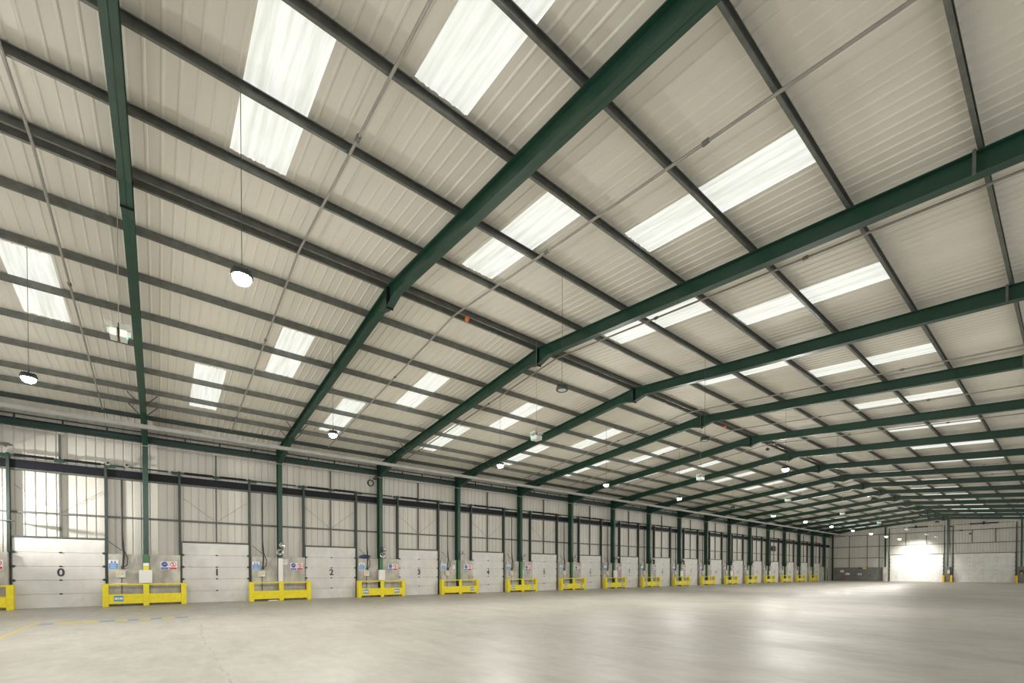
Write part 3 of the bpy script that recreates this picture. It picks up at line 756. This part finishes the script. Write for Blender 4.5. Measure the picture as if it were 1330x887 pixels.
tag(obj('wall_mounted_notice', MB().box(-0.28, 0.28, -0.012, 0, 0, 0.30, 'sign_white').box(-0.1, 0.1, -0.015, -0.012, 0.05, 0.25, 'faint_ink'), None, None, (-24.25, YG-0.225, 1.05)), 'small white board at the middle of the grey block wall', 'notice')
tag(obj('wall_mounted_notice', MB().box(-0.35, 0.35, -0.012, 0, 0, 0.28, 'sign_blue'), None, None, (-24.2, YG-0.225, 2.12)), 'small blue sign at the top of the grey block wall', 'sign')
tag(obj('wall_mounted_notice', MB().box(-0.3, 0.3, -0.012, 0, 0, 0.28, 'yellow_paint'), None, None, (-23.6, YG-0.225, 2.12)), 'small yellow sign at the top of the grey block wall', 'sign')
# way out at the far end of the dock wall
d = thing('door_20', 'dark personnel door with a blue sign at the far end of the dock wall', 'door', (-28.88, 97.3, 0), None, 'structure')
obj('door_panel', MB().box(-0.01, 0.03, -0.5, 0.5, 0.01, 2.1), 'navy_steel', d); obj('door_sign', MB().box(0.031, 0.04, -0.25, 0.25, 1.3, 1.9), 'sign_blue', d)
obj('door_handle', MB().box(0.031, 0.07, 0.36, 0.46, 1.0, 1.04), 'silver', d)

# ------------------------------------------------------------------ floor markings
decal('floor_line', strip((-15.0, -3.10), (-21.3, -3.09), 0.10), 'line_yellow', 'worn yellow line running across the floor at the left picture edge', 'floor marking')
mbt = MB(); y = -2.95; j = 0
for L_, mt in ((0.35, 'line_blue'), (0.55, 'line_yellow'), (0.5, 'line_yellow'), (0.40, 'line_blue'), (0.32, 'line_yellow'), (0.28, 'line_blue'), (0.32, 'line_yellow'), (0.32, 'line_blue'), (0.35, 'line_yellow'), (0.40, 'line_blue')):
    mbt.box(-20.38, -19.80, y, y+L_-0.02, 0.001, 0.004, mt); y += L_
tag(obj('floor_line', mbt), 'faded blue and yellow dashed line parallel to the dock wall', 'floor marking')
for a, b, lab in ((2.6, 4.9, 'short worn blue line on the floor in front of door 1'),):
    decal('floor_line', strip((-21.5, a), (-21.45, b), 0.07), 'line_blue', lab, 'floor marking')
jm = MB(); random.seed(3); x = -17.2
while x < -3.0:
    l = random.uniform(0.15, 0.6); yy = 0.84 + random.uniform(-0.02, 0.02) + max(0, (-14-x))*0.06
    jm.add([(x, yy-0.018, 0.002), (x+l, yy-0.018, 0.002), (x+l, yy+0.018, 0.002), (x, yy+0.018, 0.002)], [(0,1,2,3)]); x += l + random.uniform(0.08, 0.5)
tag(obj('floor_joint', jm, 'joint_dark'), 'broken dark joint line running across the floor towards the camera', 'floor joint')

# ------------------------------------------------------------------ light, camera
w = bpy.data.worlds.new('World'); bpy.context.scene.world = w; w.use_nodes = True
bg = w.node_tree.nodes['Background']; bg.inputs[0].default_value = (1.0, 0.985, 0.95, 1); bg.inputs[1].default_value = 0.75
cam = bpy.data.cameras.new('camera'); co_ = bpy.data.objects.new('camera', cam); C.objects.link(co_)
co_.location = (0, 0, 1.6524); co_.rotation_euler = (PI/2 - 0.0126, 0, 0.9017)
cam.sensor_width = 36; cam.sensor_fit = 'HORIZONTAL'; cam.lens = 580.0766/1330*36
cam.shift_x = 0.0; cam.shift_y = (749.72-443.5)/1330; cam.clip_end = 500; cam.clip_start = 0.05
sc = bpy.context.scene; sc.camera = co_
sc.view_settings.view_transform = 'Standard'; sc.view_settings.look = 'None'; sc.view_settings.gamma = 1.0
sc.view_settings.use_curve_mapping = False; sc.view_settings.exposure = 0.66
sc.cycles.use_denoising = True; sc.cycles.diffuse_bounces = 6; sc.cycles.max_bounces = 10
sc.cycles.sample_clamp_indirect = 6.0
